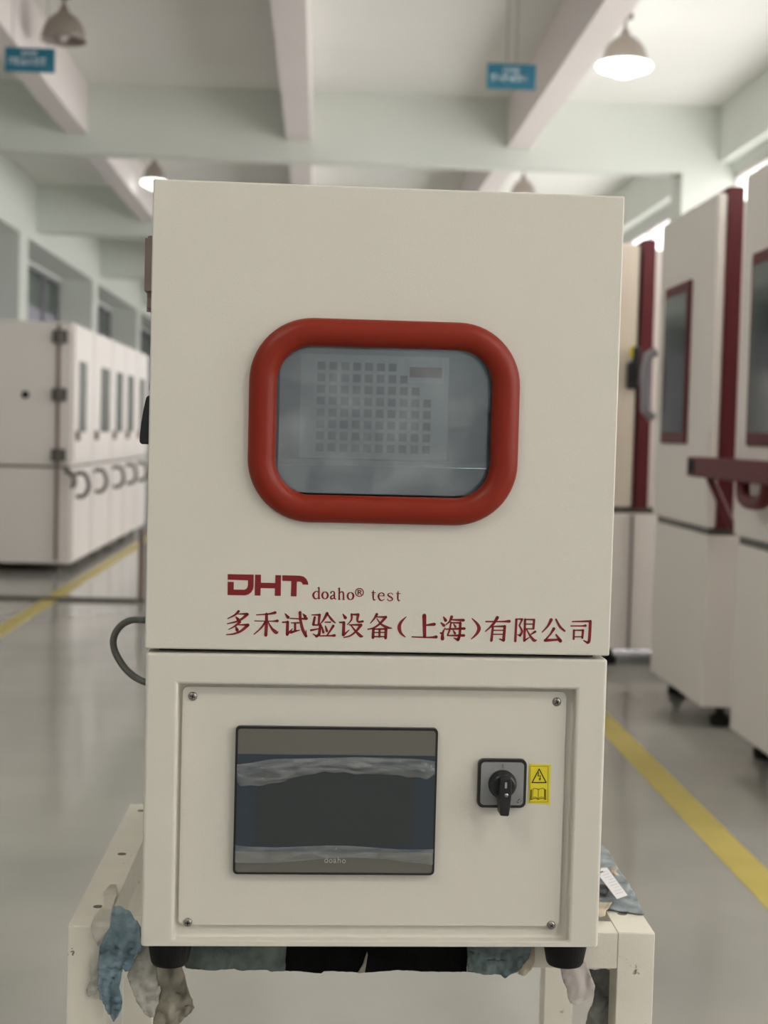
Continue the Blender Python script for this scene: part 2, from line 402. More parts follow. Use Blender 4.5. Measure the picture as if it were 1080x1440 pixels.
yan = [[(70,122,8),(165,122,18)],[(160,122,22),(150,235,18)],[(105,150,20),(88,235,22)],[(88,240,14),(175,240,14)],[(172,245,24),(155,350,24)],[(158,350,20),(125,372,24)],[(125,370,18),(85,345,8)],[(60,302,18),(150,285,10)],[(250,105,26),(205,185,16),(170,225,8)],[(255,112,12),(300,175,20),(345,215,10)],[(225,207,10),(290,207,12)],[(190,262,10),(205,325,22)],[(230,252,10),(247,310,22)],[(322,250,22),(280,315,16),(250,360,12)],[(165,368,10),(290,365,14),(335,362,24)]]
she = [[(435,115,10),(462,155,28)],[(395,210,12),(450,210,18)],[(445,210,24),(440,355,26)],[(445,355,20),(505,300,8)],[(535,115,18),(533,180,14),(485,235,8)],[(530,118,12),(615,118,20)],[(612,118,24),(602,190,18),(625,205,18)],[(625,205,16),(665,198,20)],[(510,238,10),(630,238,20)],[(645,240,26),(590,310,18),(520,365,14),(445,385,10)],[(530,245,10),(580,310,18),(640,368,26),(668,370,8)]]
bei = [[(830,115,24),(800,165,16),(755,220,8)],[(825,145,10),(935,148,20)],[(935,148,24),(860,230,18),(790,275,14),(725,290,10)],[(830,165,8),(880,230,16),(950,268,22),(1005,278,8)],[(790,290,22),(785,388,24)],[(795,288,12),(935,286,16)],[(938,288,24),(932,392,24)],[(790,327,10),(935,327,10)],[(790,376,12),(935,376,12)],[(862,290,18),(860,378,18)]]
lp = [[(195,92,6),(140,150,20),(122,205,27),(140,262,20),(185,304,8)]]
shang = [[(385,80,30),(388,300,24)],[(392,182,10),(490,170,24)],[(258,303,10),(440,308,12),(510,303,24)]]
hai = [[(588,95,10),(608,130,24)],[(560,155,10),(590,182,24)],[(603,208,6),(578,262,18),(575,322,28)],[(555,262,14),(575,266,14)],[(672,92,22),(650,140,14),(612,175,8)],[(665,122,10),(795,128,22)],[(665,150,12),(650,230,14),(628,285,12)],[(660,155,10),(765,155,14)],[(762,155,20),(755,280,20),(738,332,24)],[(738,335,20),(695,313,8)],[(610,222,10),(805,215,20)],[(630,288,10),(800,288,20)],[(692,168,8),(710,195,18)],[(688,235,8),(706,265,18)]]
rp = [[(885,110,8),(938,165,20),(958,215,27),(935,268,20),(878,325,7)]]
you = [[(55,125,10),(200,125,10),(270,122,20)],[(160,88,22),(120,150,16),(50,215,8)],[(118,175,14),(105,300,18)],[(120,170,8),(230,168,14)],[(228,168,18),(217,298,20)],[(215,300,14),(180,285,8)],[(118,205,8),(225,205,8)],[(115,242,8),(222,242,8)]]
xian = [[(335,105,16),(325,305,16)],[(335,102,8),(390,102,12)],[(388,104,14),(362,160,10)],[(362,160,10),(387,215,14),(368,252,16)],[(370,255,14),(345,245,6)],[(415,105,15),(408,300,17)],[(408,300,15),(455,270,6)],[(415,105,8),(500,108,12)],[(498,108,15),(492,190,15)],[(415,148,8),(495,148,8)],[(415,192,8),(495,192,8)],[(430,200,8),(465,260,14),(498,298,20),(522,295,6)],[(508,218,16),(470,242,8)]]
gong = [[(655,108,22),(625,165,14),(572,222,8)],[(700,105,12),(735,170,16),(780,212,12)],[(680,190,20),(645,245,12),(600,295,12)],[(600,298,20),(735,290,12)],[(700,245,10),(740,303,24)]]
si = [[(850,125,8),(1000,122,14)],[(1015,122,20),(1007,290,19),(992,318,20)],[(990,320,14),(955,300,8)],[(835,165,8),(940,165,10),(970,162,18)],[(865,205,14),(862,285,14)],[(865,205,8),(950,205,12)],[(948,205,16),(942,275,14)],[(865,266,8),(945,264,8)]]
for g, mp, s in [(duo, A_, 8.308), (he, A_, 8.308), (shi, A_, 8.308), (yan, B_, 8.308), (she, B_, 8.308), (bei, B_, 8.308), (lp, C_, 7.448), (shang, C_, 7.448), (hai, C_, 7.448), (rp, C_, 7.448), (you, D_, 6.545), (xian, D_, 6.545), (gong, D_, 6.545), (si, D_, 6.545)]:
    bm = bmesh.new(); strokes(bm, g, mp, s, YD, wk=1.45); ink('printed_character', bm)
# latin line
F_ = crop_map(430, 815, 7.2, .0032)
def ell(cx, cy, rx, ry, wv, wh, n=16): return [(cx + rx * math.cos(k * math.tau / n), cy + ry * math.sin(k * math.tau / n), wv + (wh - wv) * abs(math.cos(k * math.tau / n))) for k in range(n + 1)]
lat = {
 'd': [[(128,128,7),(108,118,7),(84,135,13),(76,160,16),(88,188,12),(110,194,7),(130,180,6)],[(133,82,12),(133,192,12)],[(120,84,5),(133,81,8)],[(133,193,8),(146,192,5)]],
 'o': [ell(195,160,28,35,6,15)],
 'a': [[(254,136,12),(260,123,8),(277,119,7),(289,133,11),(290,185,12),(305,198,6)],[(290,153,6),(264,165,9),(252,180,13),(262,196,11),(290,184,6)]],
 'h': [[(340,88,12),(338,200,12)],[(342,140,6),(358,125,9),(376,128,11),(382,150,12),(382,200,12)],[(328,201,5),(350,201,5)],[(371,203,5),(394,203,5)],[(327,92,5),(340,87,8)]],
 'o2': [ell(453,167,29,36,6,15)],
 'R': [ell(543,130,40,40,7,8,24),[(530,108,9),(530,152,9)],[(530,110,6),(550,110,7),(558,120,9),(550,130,6),(530,130,6)],[(543,130,8),(562,152,8)]],
 't': [[(686,108,4),(683,130,12),(683,188,12),(692,208,9),(706,202,5)],[(665,132,5),(706,134,6)]],
 'e': [[(738,165,5),(792,165,6)],[(793,165,10),(788,144,10),(765,134,6),(742,148,12),(736,175,14),(750,204,12),(772,212,8),(797,198,5)]],
 's': [[(880,152,6),(870,139,6),(850,138,6),(833,150,10),(838,165,12),(868,183,12),(878,200,10),(862,214,7),(840,213,7),(825,196,6)]],
 't2': [[(936,116,4),(933,140,12),(932,195,12),(942,215,9),(955,208,5)],[(915,140,5),(957,142,6)]]}
for k in lat:
    bm = bmesh.new(); strokes(bm, lat[k], F_, 7.2, YD, wk=1.35); ink('printed_letter', bm)
E_ = crop_map(310, 795, 8.308, .0032)
for poly in ([(85,103),(388,108),(388,240),(380,280),(360,315),(330,338),(290,350),(83,347),(85,192),(157,193),(155,283),(280,285),(302,275),(316,255),(322,225),(322,176),(85,167)],
             [(405,108),(473,110),(473,203),(640,206),(642,113),(708,115),(705,357),(635,355),(637,268),(470,266),(468,354),(400,352)],
             [(724,116),(930,121),(975,132),(1005,160),(1022,195),(1027,227),(962,224),(950,200),(930,190),(893,190),(888,363),(822,361),(828,184),(724,180)]):
    bm = bmesh.new(); prism(bm, [E_(*p) for p in poly], YD - .0001, YD + .0002); ink('logo_letter', bm)

# touch screen
hc = uv(331, 1022), uv(612, 1234)
hx0, hx1, hz1, hz0 = -.1448, .0622, .898 - Z0, .7452 - Z0
hcx, hcz = (hx0 + hx1) / 2, (hz0 + hz1) / 2
HY = PY - .006
bm = bmesh.new(); prism(bm, rrect(hcx, hcz, hx1 - hx0, hz1 - hz0, .0045, 5), HY, PY); scr = obj('touch_screen', bm, M['black'], ch, bevel=.0012)
M['hmigrey'] = mat('grey_bezel', S(98, 96, 88), .45)
M['hmiblue'] = mat('blue_film_bezel', S(44, 54, 64), .3)
M['hmidark'] = mat('dark_display', S(48, 52, 53), .28)
bm = bmesh.new(); prism(bm, rrect(hcx, hcz, hx1 - hx0 - .005, hz1 - hz0 - .005, .003, 4), HY - .0006, HY + .0005); obj('bezel', bm, M['hmigrey'], scr)
def uvh(px, py): return uv(px, py, -(HY - .0008))
a, b = uvh(332, 1060), uvh(611.5, 1199)
bm = bmesh.new(); bx(bm, hx0 + .0027, hx1 - .0027, HY - .0010, HY - .0004, b[1], a[1]); obj('bezel_band', bm, M['hmiblue'], scr)
a, b = uvh(360, 1080), uvh(581, 1190)
bm = bmesh.new(); bx(bm, a[0], b[0], HY - .0013, HY - .0008, b[1], a[1]); obj('display', bm, M['hmidark'], scr)
M['graytext'] = mat('grey_print', S(172, 172, 166), .5)
bm = bmesh.new()
T = lambda x, y: uvh(456 + (x - 68) * .0715, 1205.2 + (y - 80) * .066)
for k in ('d', 'o', 'a', 'h', 'o2'): strokes(bm, [[(p[0], p[1], 16) for p in st] for st in lat[k] if len(st) > 2 or k in 'dh' and abs(st[0][1] - st[1][1]) > 50], T, 14, HY - .0014, wk=.85)
ink('screen_lettering', bm, scr, M['graytext'])
# crinkled film over the screen
fm2 = bpy.data.materials.new('crinkled_film'); fm2.use_nodes = True; nt = fm2.node_tree; nt.nodes.clear()
gl, df, m1, m2 = gl, df, m1, m2 = mixglass(nt, (.94, .96, .98, 1), .26, (.42, .43, .42, 1), .14, .09)
tc = nt.nodes.new('ShaderNodeTexCoord'); mp_ = nt.nodes.new('ShaderNodeMapping'); mp_.inputs['Scale'].default_value = (14, 14, 60); mp_.inputs['Rotation'].default_value = (0, .15, 0)
nz = nt.nodes.new('ShaderNodeTexNoise'); nz.inputs['Scale'].default_value = 1.6; nz.inputs['Detail'].default_value = 5; nz.inputs['Distortion'].default_value = 1.5
nt.links.new(tc.outputs['Object'], mp_.inputs[0]); nt.links.new(mp_.outputs[0], nz.inputs[0])
mr = nt.nodes.new('ShaderNodeMapRange'); mr.inputs[1].default_value = .35; mr.inputs[2].default_value = .68; mr.inputs[3].default_value = .10; mr.inputs[4].default_value = .42
nt.links.new(nz.outputs['Fac'], mr.inputs[0]); nt.links.new(mr.outputs[0], m1.inputs[0])
bp = nt.nodes.new('ShaderNodeBump'); bp.inputs['Distance'].default_value = .003; bp.inputs['Strength'].default_value = 1
nt.links.new(nz.outputs['Fac'], bp.inputs['Height']); nt.links.new(bp.outputs[0], gl.inputs['Normal'])
def film(name, fmat, ridge, z_top_px, z_bot_px, nxg=70, nzg=14):
    bm = bmesh.new(); rows = []
    for i in range(nxg + 1):
        row = []; t = i / nxg
        pt, pb = z_top_px(t), z_bot_px(t)
        for j in range(nzg + 1):
            s = j / nzg; px = 330 + 1.2 + t * 281; px -= (pt + (pb - pt) * s - 1022) * .018
            x, z = uvh(px, pt + (pb - pt) * s + .016 * (px - 330))
            h = .0006 + ridge * (abs(noise.noise(Vector((t * 8 + s * 1.5, s * 2.6, ridge * 900)))) + .5 * abs(noise.noise(Vector((t * 21, s * 6, 3))))) * math.sin(math.pi * min(max(s, 0.02), .98)) ** .5
            row.append(bm.verts.new((max(min(x, hx1 - .002), hx0 + .002), HY - .0016 - h, z)))
        rows.append(row)
    for i in range(nxg):
        for j in range(nzg): bm.faces.new((rows[i][j], rows[i + 1][j], rows[i + 1][j + 1], rows[i][j + 1]))
    return obj(name, bm, fmat, scr, smooth=True)
def lerp_list(t, L):
    for (a, b), (c, d) in zip(L, L[1:]):
        if t <= c: return b + (d - b) * (t - a) / (c - a)
    return L[-1][1]
film('crinkled_film', fm2, .0048, lambda t: lerp_list(t, [(0, 1075), (.08, 1072), (.18, 1066), (.3, 1065), (.45, 1063.5), (.6, 1061.5), (.8, 1062), (.93, 1063), (1, 1066)]), lambda t: lerp_list(t, [(0, 1094), (.03, 1105), (.1, 1104), (.19, 1101), (.25, 1096), (.33, 1089), (.43, 1084), (.5, 1083), (.62, 1085), (.75, 1085), (.88, 1088), (.96, 1091), (1, 1084)]) + 1.2 * math.sin(t * 60) * math.sin(t * 9))
film('crinkled_film', fm2, .0026, lambda t: 1188 + 2 * math.sin(t * 9), lambda t: 1208 + 5 * math.sin(t * 6 + 1), nzg=8)

# rotary switch
SX, SZ = .1300, .8416 - Z0
sw = empty('rotary_switch', (SX, PY, SZ)); sw.parent = ch
bm = bmesh.new(); prism(bm, rrect(0, 0, .0505, .0505, .006, 6), -.006, 0); obj('switch_plate', bm, M['black'], sw, bevel=.001)
bm = bmesh.new(); prism(bm, rrect(0, 0, .0445, .0445, .004, 5), -.0068, -.0055); obj('dial_face', bm, mat('grey_dial', S(138, 138, 138), .4), sw)
bm = bmesh.new(); lathe(bm, [(.0146, -.006), (.0146, -.010), (.0138, -.0115), (.012, -.018), (.0105, -.019)], axis='Y', n=36); obj('knob', bm, M['black'], sw, smooth=False)
bm = bmesh.new()
tp = [(-.0058, .011), (-.0064, .0), (-.0066, -.012), (-.0052, -.028), (.0040, -.0285), (.0056, -.012), (.0064, 0), (.0058, .011)]
prism(bm, [(p[0] + .0005, p[1]) for p in tp], -.030, -.0095); obj('lever', bm, M['black'], sw, bevel=.0016)
bm = bmesh.new(); bx(bm, -.0008, .0014, -.0303, -.030, .0008, .0068); obj('pointer_mark', bm, mat('pale_mark', S(150, 150, 150), .5), sw)
bm = bmesh.new(); lathe(bm, [(.0021, -.030), (.0021, -.0306), (.0012, -.0312)], (.0010, 0, -.0065), axis='Y', n=14); obj('screw', bm, M['screw'], sw)
bm = bmesh.new(); bx(bm, -.0003, .0003, -.0071, -.0068, .0165, .0205); obj('tick_mark', bm, M['hinge'], sw)
bm = bmesh.new()
for (x, z, a_, l) in ((.0178, -.0165, .6, .0030), (.0170, -.0195, -.2, .0014), (.0200, -.0180, 1.2, .0024), (.0162, -.0188, .9, .0012)):
    dx, dz = math.cos(a_) * l / 2, math.sin(a_) * l / 2
    prism(bm, [(x - dx, z - dz - .0003), (x + dx, z + dz - .0003), (x + dx, z + dz + .0005), (x - dx, z - dz + .0005)], -.0071, -.0068)
obj('maker_mark', bm, M['black'], sw)
# warning sticker
wl = [uv(744.5, 1074, -PY), uv(774.5, 1075, -PY), uv(773, 1131, -PY), uv(742.5, 1129.5, -PY)]
bm = bmesh.new(); prism(bm, wl, PY - .0005, PY); M['ylabel'] = mat('yellow_sticker', S(222, 205, 40), .45)
st = obj('warning_sticker', bm, M['ylabel'], ch)
G_ = crop_map(660, 1055, 8.308, -PY); YS = PY - .0007
M['bprint'] = mat('black_print', S(40, 32, 14), .5)
bm = bmesh.new()
strokes(bm, [[(732,376,13),(815,218,13)],[(815,218,13),(896,376,13)],[(896,376,13),(732,376,13)]], G_, 8.308, YS, False)
strokes(bm, [[(808,258,10),(802,300,10)],[(802,300,8),(830,295,8)],[(830,295,9),(820,348,9)],[(812,330,7),(820,352,9),(834,326,7)]], G_, 8.308, YS, False)
ink('warning_triangle', bm, st, M['bprint'])
bm = bmesh.new()
strokes(bm, [[(712,186,4),(920,186,4)],[(920,186,4),(914,604,4)],[(914,604,4),(702,604,4)],[(702,604,4),(712,186,4)]], G_, 8.308, YS, False)
ink('sticker_border', bm, st, M['bprint'])
bm = bmesh.new()
strokes(bm, [[(720,462,7),(712,576,7)],[(728,458,6),(722,568,6)],[(740,450,6),(775,444,6),(806,458,7)],[(806,458,7),(840,444,6),(878,450,6)],[(806,458,6),(802,560,6)],[(892,460,7),(890,574,7)],[(882,456,6),(880,566,6)],[(742,452,5),(738,550,5)],[(712,576,9),(770,560,8),(802,574,9)],[(802,574,9),(840,560,8),(892,574,9)],[(738,550,5),(770,544,5),(802,558,5),(835,544,5),(874,552,5)],[(874,552,5),(876,452,5)]], G_, 8.308, YS, True)
ink('open_book_symbol', bm, st, M['bprint'])
# panel screws
def screw(x, z, rot):
    e = empty('panel_screw', (x, PY, z)); e.parent = ch; e.rotation_euler = (0, rot, 0)
    bm = bmesh.new(); lathe(bm, [(.0046, 0), (.0045, -.0009), (.0036, -.0020), (.0018, -.0025), (.0002, -.0026)], axis='Y', n=20); obj('head', bm, M['screw'], e, smooth=True)
    bm = bmesh.new(); bx(bm, -.0024, .0024, -.0028, -.002, -.0005, .0005); bx(bm, -.0005, .0005, -.0028, -.002, -.0024, .0024); obj('cross_slot', bm, M['dark'], e)
for (px, py, r) in ((271, 979, .3), (783, 987, 1.0), (775, 1301, .6), (264, 1297, .1)):
    a = uv(px, py, -PY); screw(a[0], a[1], r)
# feet
for x in (-.2085, .2065):
    for y in (.031, .520):
        bm = bmesh.new(); lathe(bm, [(.0238, -.0002), (.0236, -.003), (.0198, -.0245), (.0182, -.0275), (.010, -.0285)], (x, y, 0), n=36); obj('foot', bm, M['rubber'], ch, smooth=False)
# side latch handle (black lever), its mount, and the hinge bracket
bm = bmesh.new(); pts = [(.0, .046), (-.004, .044), (-.0065, .032), (-.0085, .018), (-.0098, .004), (-.0098, -.002), (-.0080, -.004), (.0, -.004)]
prism(bm, [(W0 - .001 + p[0] * 1.05, 1.186 - Z0 + p[1]) for p in pts], .012, .030); obj('latch_lever', bm, M['black'], ch, bevel=.0012)
bm = bmesh.new(); bx(bm, W0 - .0060, W0 + .006, .05, .075, 1.236 - Z0, 1.247 - Z0); obj('latch_mount', bm, M['hinge'], ch, bevel=.002)
bm = bmesh.new()
bx(bm, -.262, W0 + .006, .20, .235, 1.352 - Z0, 1.411 - Z0); bx(bm, -.258, W0 + .006, .20, .235, 1.333 - Z0, 1.345 - Z0); tube(bm, [(-.252, .218, 1.33 - Z0), (-.252, .218, 1.415 - Z0)], .0085, 12)
obj('hinge', bm, M['brown'], ch)
# grey conduit loop on the left side
cp = [(207, 872), (196, 872.5), (183, 874), (171, 880), (161, 891), (156.5, 904), (158.5, 918), (166, 932), (176, 944), (190, 954), (207, 960)]
P = []
for i, (px, py) in enumerate(cp):
    x, z = uv(px, py, -.10); P.append((x, .10 + .02 * math.sin(i / 10 * math.pi), z))
P = [(W0 + .01, .10, P[0][2] + .0005)] + P[0:] + [(W0 + .01, .10, P[-1][2] - .003)]
bm = bmesh.new(); tube(bm, smooth_path(P, 6), .0038, 14); obj('conduit', bm, M['cable'], ch, smooth=True)

# ------------------------------------------------------------------ table
TZ, TY0, TY1, TX0, TX1 = .670, 1.616, 2.150, -.254, .373
tp = mat('chipped_table_paint', S(222, 216, 202), .32, bump=.12, bscale=260, var=.05, vscale=22)
nt = tp.node_tree; b = nt.nodes['Principled BSDF']; tcn = nt.nodes.new('ShaderNodeTexCoord')
nn = nt.nodes.new('ShaderNodeTexNoise'); nn.inputs['Scale'].default_value = 46; nn.inputs['Detail'].default_value = 6; nn.inputs['Roughness'].default_value = .7
nt.links.new(tcn.outputs['Object'], nn.inputs[0]); rr = nt.nodes.new('ShaderNodeValToRGB'); rr.color_ramp.elements[0].position = .665; rr.color_ramp.elements[1].position = .685
rr.color_ramp.elements[0].color = (0, 0, 0, 1); rr.color_ramp.elements[1].color = (1, 1, 1, 1); nt.links.new(nn.outputs['Fac'], rr.inputs[0])
mx = nt.nodes.new('ShaderNodeMixRGB'); src = b.inputs['Base Color'].links[0].from_socket
nt.links.new(rr.outputs[0], mx.inputs[0]); nt.links.new(src, mx.inputs[1]); mx.inputs[2].default_value = S(120, 108, 92); nt.links.new(mx.outputs[0], b.inputs['Base Color'])
M['table'] = tp; b.inputs['Roughness'].default_value = .3
tb = empty('steel_table', ((TX0 + TX1) / 2, (TY0 + TY1) / 2, 0))
tag(tb, 'chipped off-white square-tube steel table carrying the test chamber', 'table')
ox, oy = tb.location.x, tb.location.y
def tpart(name, x0, x1, y0, y1, z0, z1, bev=.001): return box(name, x0 - ox, x1 - ox, y0 - oy, y1 - oy, z0, z1, M['table'], tb, bev)
TW = .040
rail = [tpart('side_rail', TX0, TX0 + TW, TY0 + .0004, TY1, TZ - TW, TZ), tpart('side_rail', TX1 - TW, TX1, TY0 + .0004, TY1, TZ - TW, TZ)]
tpart('crossbar', TX0 + TW, TX1 - TW, TY0 + .0005, TY0 + TW, TZ - TW, TZ - .0006)
tpart('crossbar', TX0 + TW, TX1 - TW, TY1 - TW, TY1 - .0005, TZ - TW, TZ - .0006)
for x in (TX0, TX1 - TW):
    for y in (TY0, TY1 - TW):
        tpart('leg', x + (.0002 if x > 0 else -.0002), x + TW - (.0002 if x < 0 else -.0002), y, y + TW, .012, TZ - .0006)
        bm = bmesh.new(); lathe(bm, [(.022, 0), (.022, .006), (.014, .012)], (x + TW / 2 - ox, y + TW / 2 - oy, 0), n=18); obj('foot_pad', bm, M['rubber'], tb)
for x in (TX0, TX1 - TW): tpart('lower_rail', x + .002, x + TW - .002, TY0 + TW, TY1 - TW, .12, .16)
M['hole'] = mat('rusty_hole', S(96, 86, 74), .7)
for k, (px, py) in enumerate(((138, 1275), (171.5, 1201), (199, 1140), (929 - 54, 1285))):
    p = on_plane(px, py, Vector((0, 0, TZ)), Vector((0, 0, 1))); r = rail[0] if k < 3 else rail[1]
    bm = bmesh.new(); lathe(bm, [(.0055, TZ - .0002), (.0055, TZ + .0003)], (p.x - ox, p.y - oy, 0), n=20); obj('bolt_hole', bm, M['hole'], r)

# ------------------------------------------------------------------ torn padding cloths
def cloth_mat(name, c1, c2, c3=None, sc_=14):
    mt = mat(name, c1, .95, col2=c2, vscale=sc_, bump=.35, bscale=300, spec=.1)
    return mt
def cloth(name, pts, mtl, label, x0=0, y0=0, s=1, dy=0.0, dz=.0012, fold=.004, fscale=30, cat='cloth', group='torn padding cloths on the steel table', thick=.0014, front=TY0, jag=.6, top=True, seed=0.0, flare=0.0):
    """a sheet whose outline was measured on the photo; it lies on the table top and hangs down the front"""
    P = [(x0 + a / s, y0 + b / s) for a, b in pts]
    # ragged outline
    Q = []
    for i in range(len(P)):
        a, b = Vector(P[i]), Vector(P[(i + 1) % len(P)]); n = max(1, int((b - a).length / 4))
        for k in range(n):
            q = a.lerp(b, k / n); o = noise.noise_vector(Vector((q.x * .25, q.y * .25, seed))) * jag; Q.append((q.x + o.x, q.y + o.y))
    bm = bmesh.new(); vs = [bm.verts.new((q[0], q[1], 0)) for q in Q]
    for t in tessellate_polygon([[Vector((q[0], q[1], 0)) for q in Q]]):
        try: bm.faces.new([vs[i] for i in t])
        except ValueError: pass
    lo = [min(q[k] for q in Q) for k in (0, 1)]; hi = [max(q[k] for q in Q) for k in (0, 1)]
    for ax in (0, 1):
        c = lo[ax] + 3
        while c < hi[ax]:
            no = Vector((1, 0, 0)) if ax == 0 else Vector((0, 1, 0)); co = no * c
            bmesh.ops.bisect_plane(bm, geom=bm.verts[:] + bm.edges[:] + bm.faces[:], plane_co=co, plane_no=no); c += 3.2
    fy = front - .0016 - dy
    for v in bm.verts:
        px, py = v.co.x, v.co.y
        f = 1.5 * fold * (noise.noise(Vector((px / fscale, py / fscale * .5, seed + 1))) + .55 * abs(noise.noise(Vector(((px + py * .5) / fscale * 1.9, (py - px * .4) / fscale * 1.0, seed + 5)))))
        pt = on_plane(px, py, Vector((0, 0, TZ + dz)), Vector((0, 0, 1)))
        pf = on_plane(px, py, Vector((0, fy, 0)), Vector((0, 1, 0)))
        if top and pt.y > fy and pt.z < CAM.z and pf.z > TZ + dz: v.co = Vector((pt.x, pt.y, pt.z + abs(f) * .35))
        else:
            hang = max(0, TZ - pf.z); ff = abs(f) * min(1, hang / .02 + .15) + flare * hang
            v.co = Vector((pf.x, fy - ff, pf.z))
    c = sum((v.co for v in bm.verts), Vector()) / len(bm.verts)
    for v in bm.verts: v.co -= c
    o = obj(name, bm, mtl, None, smooth=True, loc=c)
    sm = o.modifiers.new('thickness', 'SOLIDIFY'); sm.thickness = thick; sm.offset = 0
    tag(o, label, cat, group); return o
K = dict(x0=100, y0=1160, s=5.144)
blue = cloth_mat('blue_cloth', S(138, 158, 168), S(88, 108, 114), sc_=26)
palec = cloth_mat('pale_cloth', S(206, 200, 188), S(168, 166, 156), sc_=20)
greyc = cloth_mat('grey_cloth', S(150, 144, 130), S(116, 112, 100), sc_=26)
greenc = cloth_mat('green_cloth', S(108, 118, 112), S(78, 86, 82), sc_=40)
tealc = cloth_mat('teal_cloth', S(120, 134, 134), S(88, 100, 98), sc_=34)
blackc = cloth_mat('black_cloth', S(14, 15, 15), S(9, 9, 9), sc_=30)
beigec = cloth_mat('beige_cloth', S(196, 184, 164), S(160, 150, 130), sc_=30)
darkc = cloth_mat('dark_grey_cloth', S(150, 150, 144), S(70, 72, 70), sc_=16)
padc = cloth_mat('blue_grey_padding', S(160, 168, 172), S(120, 126, 128), sc_=30)
cloth('padding_cloth', [(300,600),(330,592),(400,620),(460,690),(495,735),(512,830),(522,870),(490,930),(450,1000),(430,1040),(372,1032),(365,1100),(355,1150),(365,1200),(375,1290),(345,1350),(315,1408),(270,1350),(245,1300),(215,1250),(210,1190),(195,1150),(205,1080),(203,950),(213,860),(255,790),(285,730),(290,660)], blue,
      'torn blue padding cloth bunched at the left front corner of the table', **K, dy=.004, fold=.012, fscale=16, seed=3.1)
cloth('padding_cloth', [(325,438),(338,500),(315,560),(295,620),(287,720),(272,760),(235,820),(214,870),(208,950),(208,1080),(195,1180),(160,1230),(120,1240),(110,1200),(140,1120),(140,1000),(175,930),(195,880),(155,780),(146,730),(165,670),(225,600),(232,490),(280,440)], palec,
      'pale dirty cloth strip lying over the left rail beside the blue cloth', **K, dy=.001, fold=.004, fscale=18, seed=7.7)
cloth('padding_cloth', [(490,860),(560,860),(620,1000),(640,1070),(650,1180),(625,1290),(605,1370),(570,1387),(530,1362),(480,1280),(435,1170),(405,1090),(430,1030),(470,930)], mat('light_flap', S(178, 174, 164), .9, col2=S(150, 148, 138), vscale=12, bump=.5),
      'light grey cloth flap hanging behind the left black foot', **K, dy=.002, fold=.008, fscale=22, seed=1.3)
cloth('padding_cloth', [(620,1000),(800,1000),(830,1100),(850,1180),(880,1240),(892,1320),(850,1370),(780,1430),(745,1470),(640,1500),(600,1440),(600,1340),(636,1290),(640,1180)], greyc,
      'stained brownish grey cloth scrap hanging right below the left black foot', **K, dy=.001, fold=.010, fscale=20, seed=9.4)
cloth('padding_cloth', [(255,1322),(404,1322),(404,1340),(401,1364),(382,1366),(375,1363),(340,1364),(330,1361),(302,1364),(285,1362),(262,1361),(255,1350)], greenc,
      'dark grey-green cloth wrapped on the crossbar right of the left foot', dy=.001, fold=.003, seed=2.2)
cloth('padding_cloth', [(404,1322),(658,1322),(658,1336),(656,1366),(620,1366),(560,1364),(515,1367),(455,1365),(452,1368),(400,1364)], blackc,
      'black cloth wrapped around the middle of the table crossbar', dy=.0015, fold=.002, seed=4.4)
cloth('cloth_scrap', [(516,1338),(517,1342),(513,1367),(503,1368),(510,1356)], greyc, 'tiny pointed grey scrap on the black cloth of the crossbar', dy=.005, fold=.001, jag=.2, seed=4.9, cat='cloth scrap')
K2 = dict(x0=640, y0=1180, s=3.6)
cloth('padding_cloth', [(62,520),(390,520),(385,560),(370,600),(330,650),(270,683),(250,691),(230,683),(150,680),(60,668)], tealc, 'teal grey cloth hanging over the crossbar left of the right foot', **K2, dy=.004, fold=.007, fscale=14, seed=5.5)
cloth('padding_cloth', [(370,520),(404,520),(400,620),(385,660),(350,687),(320,680),(330,640),(355,600)], beigec, 'small beige cloth edge showing beside the teal cloth', **K2, dy=.001, fold=.003, fscale=14, seed=6.1)
K3 = dict(x0=740, y0=1300, s=5.684)
cloth('padding_cloth', [(260,300),(480,300),(520,420),(548,490),(535,550),(440,620),(385,637),(350,620),(330,580),(325,510),(298,460),(280,400)], mat('smooth_flap', S(184, 174, 168), .7, bump=.2), 'pale pinkish flap hanging under the right black foot', **K3, dy=.003, fold=.006, fscale=30, seed=8.2)
cloth('padding_cloth', [(470,352),(680,352),(704,376),(707,420),(700,560),(692,860),(450,860),(490,720),(520,600),(548,500),(520,430)], darkc, 'dark grey smudged cloth hanging inside the right front leg', **K3, front=TY0 + .05, dy=0, fold=.01, fscale=24, seed=2.9, top=False)
K4 = dict(x0=840, y0=1170, s=9.6)
cloth('padding_cloth', [(-160,150),(70,195),(150,260),(240,430),(320,560),(420,700),(500,830),(560,960),(625,1118),(400,1088),(120,1048),(0,1030),(-160,1010)], padc, 'blue-grey padding cloth lying along the right rail under the paper card', **K4, fold=.005, fscale=14, seed=3.8, dz=.0012)
cloth('padding_cloth', [(-60,965),(200,958),(150,1030),(118,1060),(105,1130),(30,1150),(-60,1150)], beigec, 'curled beige cloth edge between chamber and right rail hole', **K4, fold=.002, fscale=14, seed=3.9, dz=.0045)
cloth('cloth_scrap', [(170,490),(260,488),(275,520),(240,545),(290,590),(230,600),(180,540)], beigec, 'small crumpled beige scrap right of the paper card', **K4, fold=.006, fscale=6, seed=6.9, dz=.006, cat='cloth scrap')
cloth('cloth_scrap', [(-40,740),(90,730),(150,760),(160,800),(120,850),(60,850),(-40,800)], mat('charcoal_cloth', S(96, 98, 100), .9, col2=S(50, 52, 54), vscale=60), 'dark crumpled scrap left of the paper card', **K4, fold=.006, fscale=5, seed=7.9, dz=.006, cat='cloth scrap')
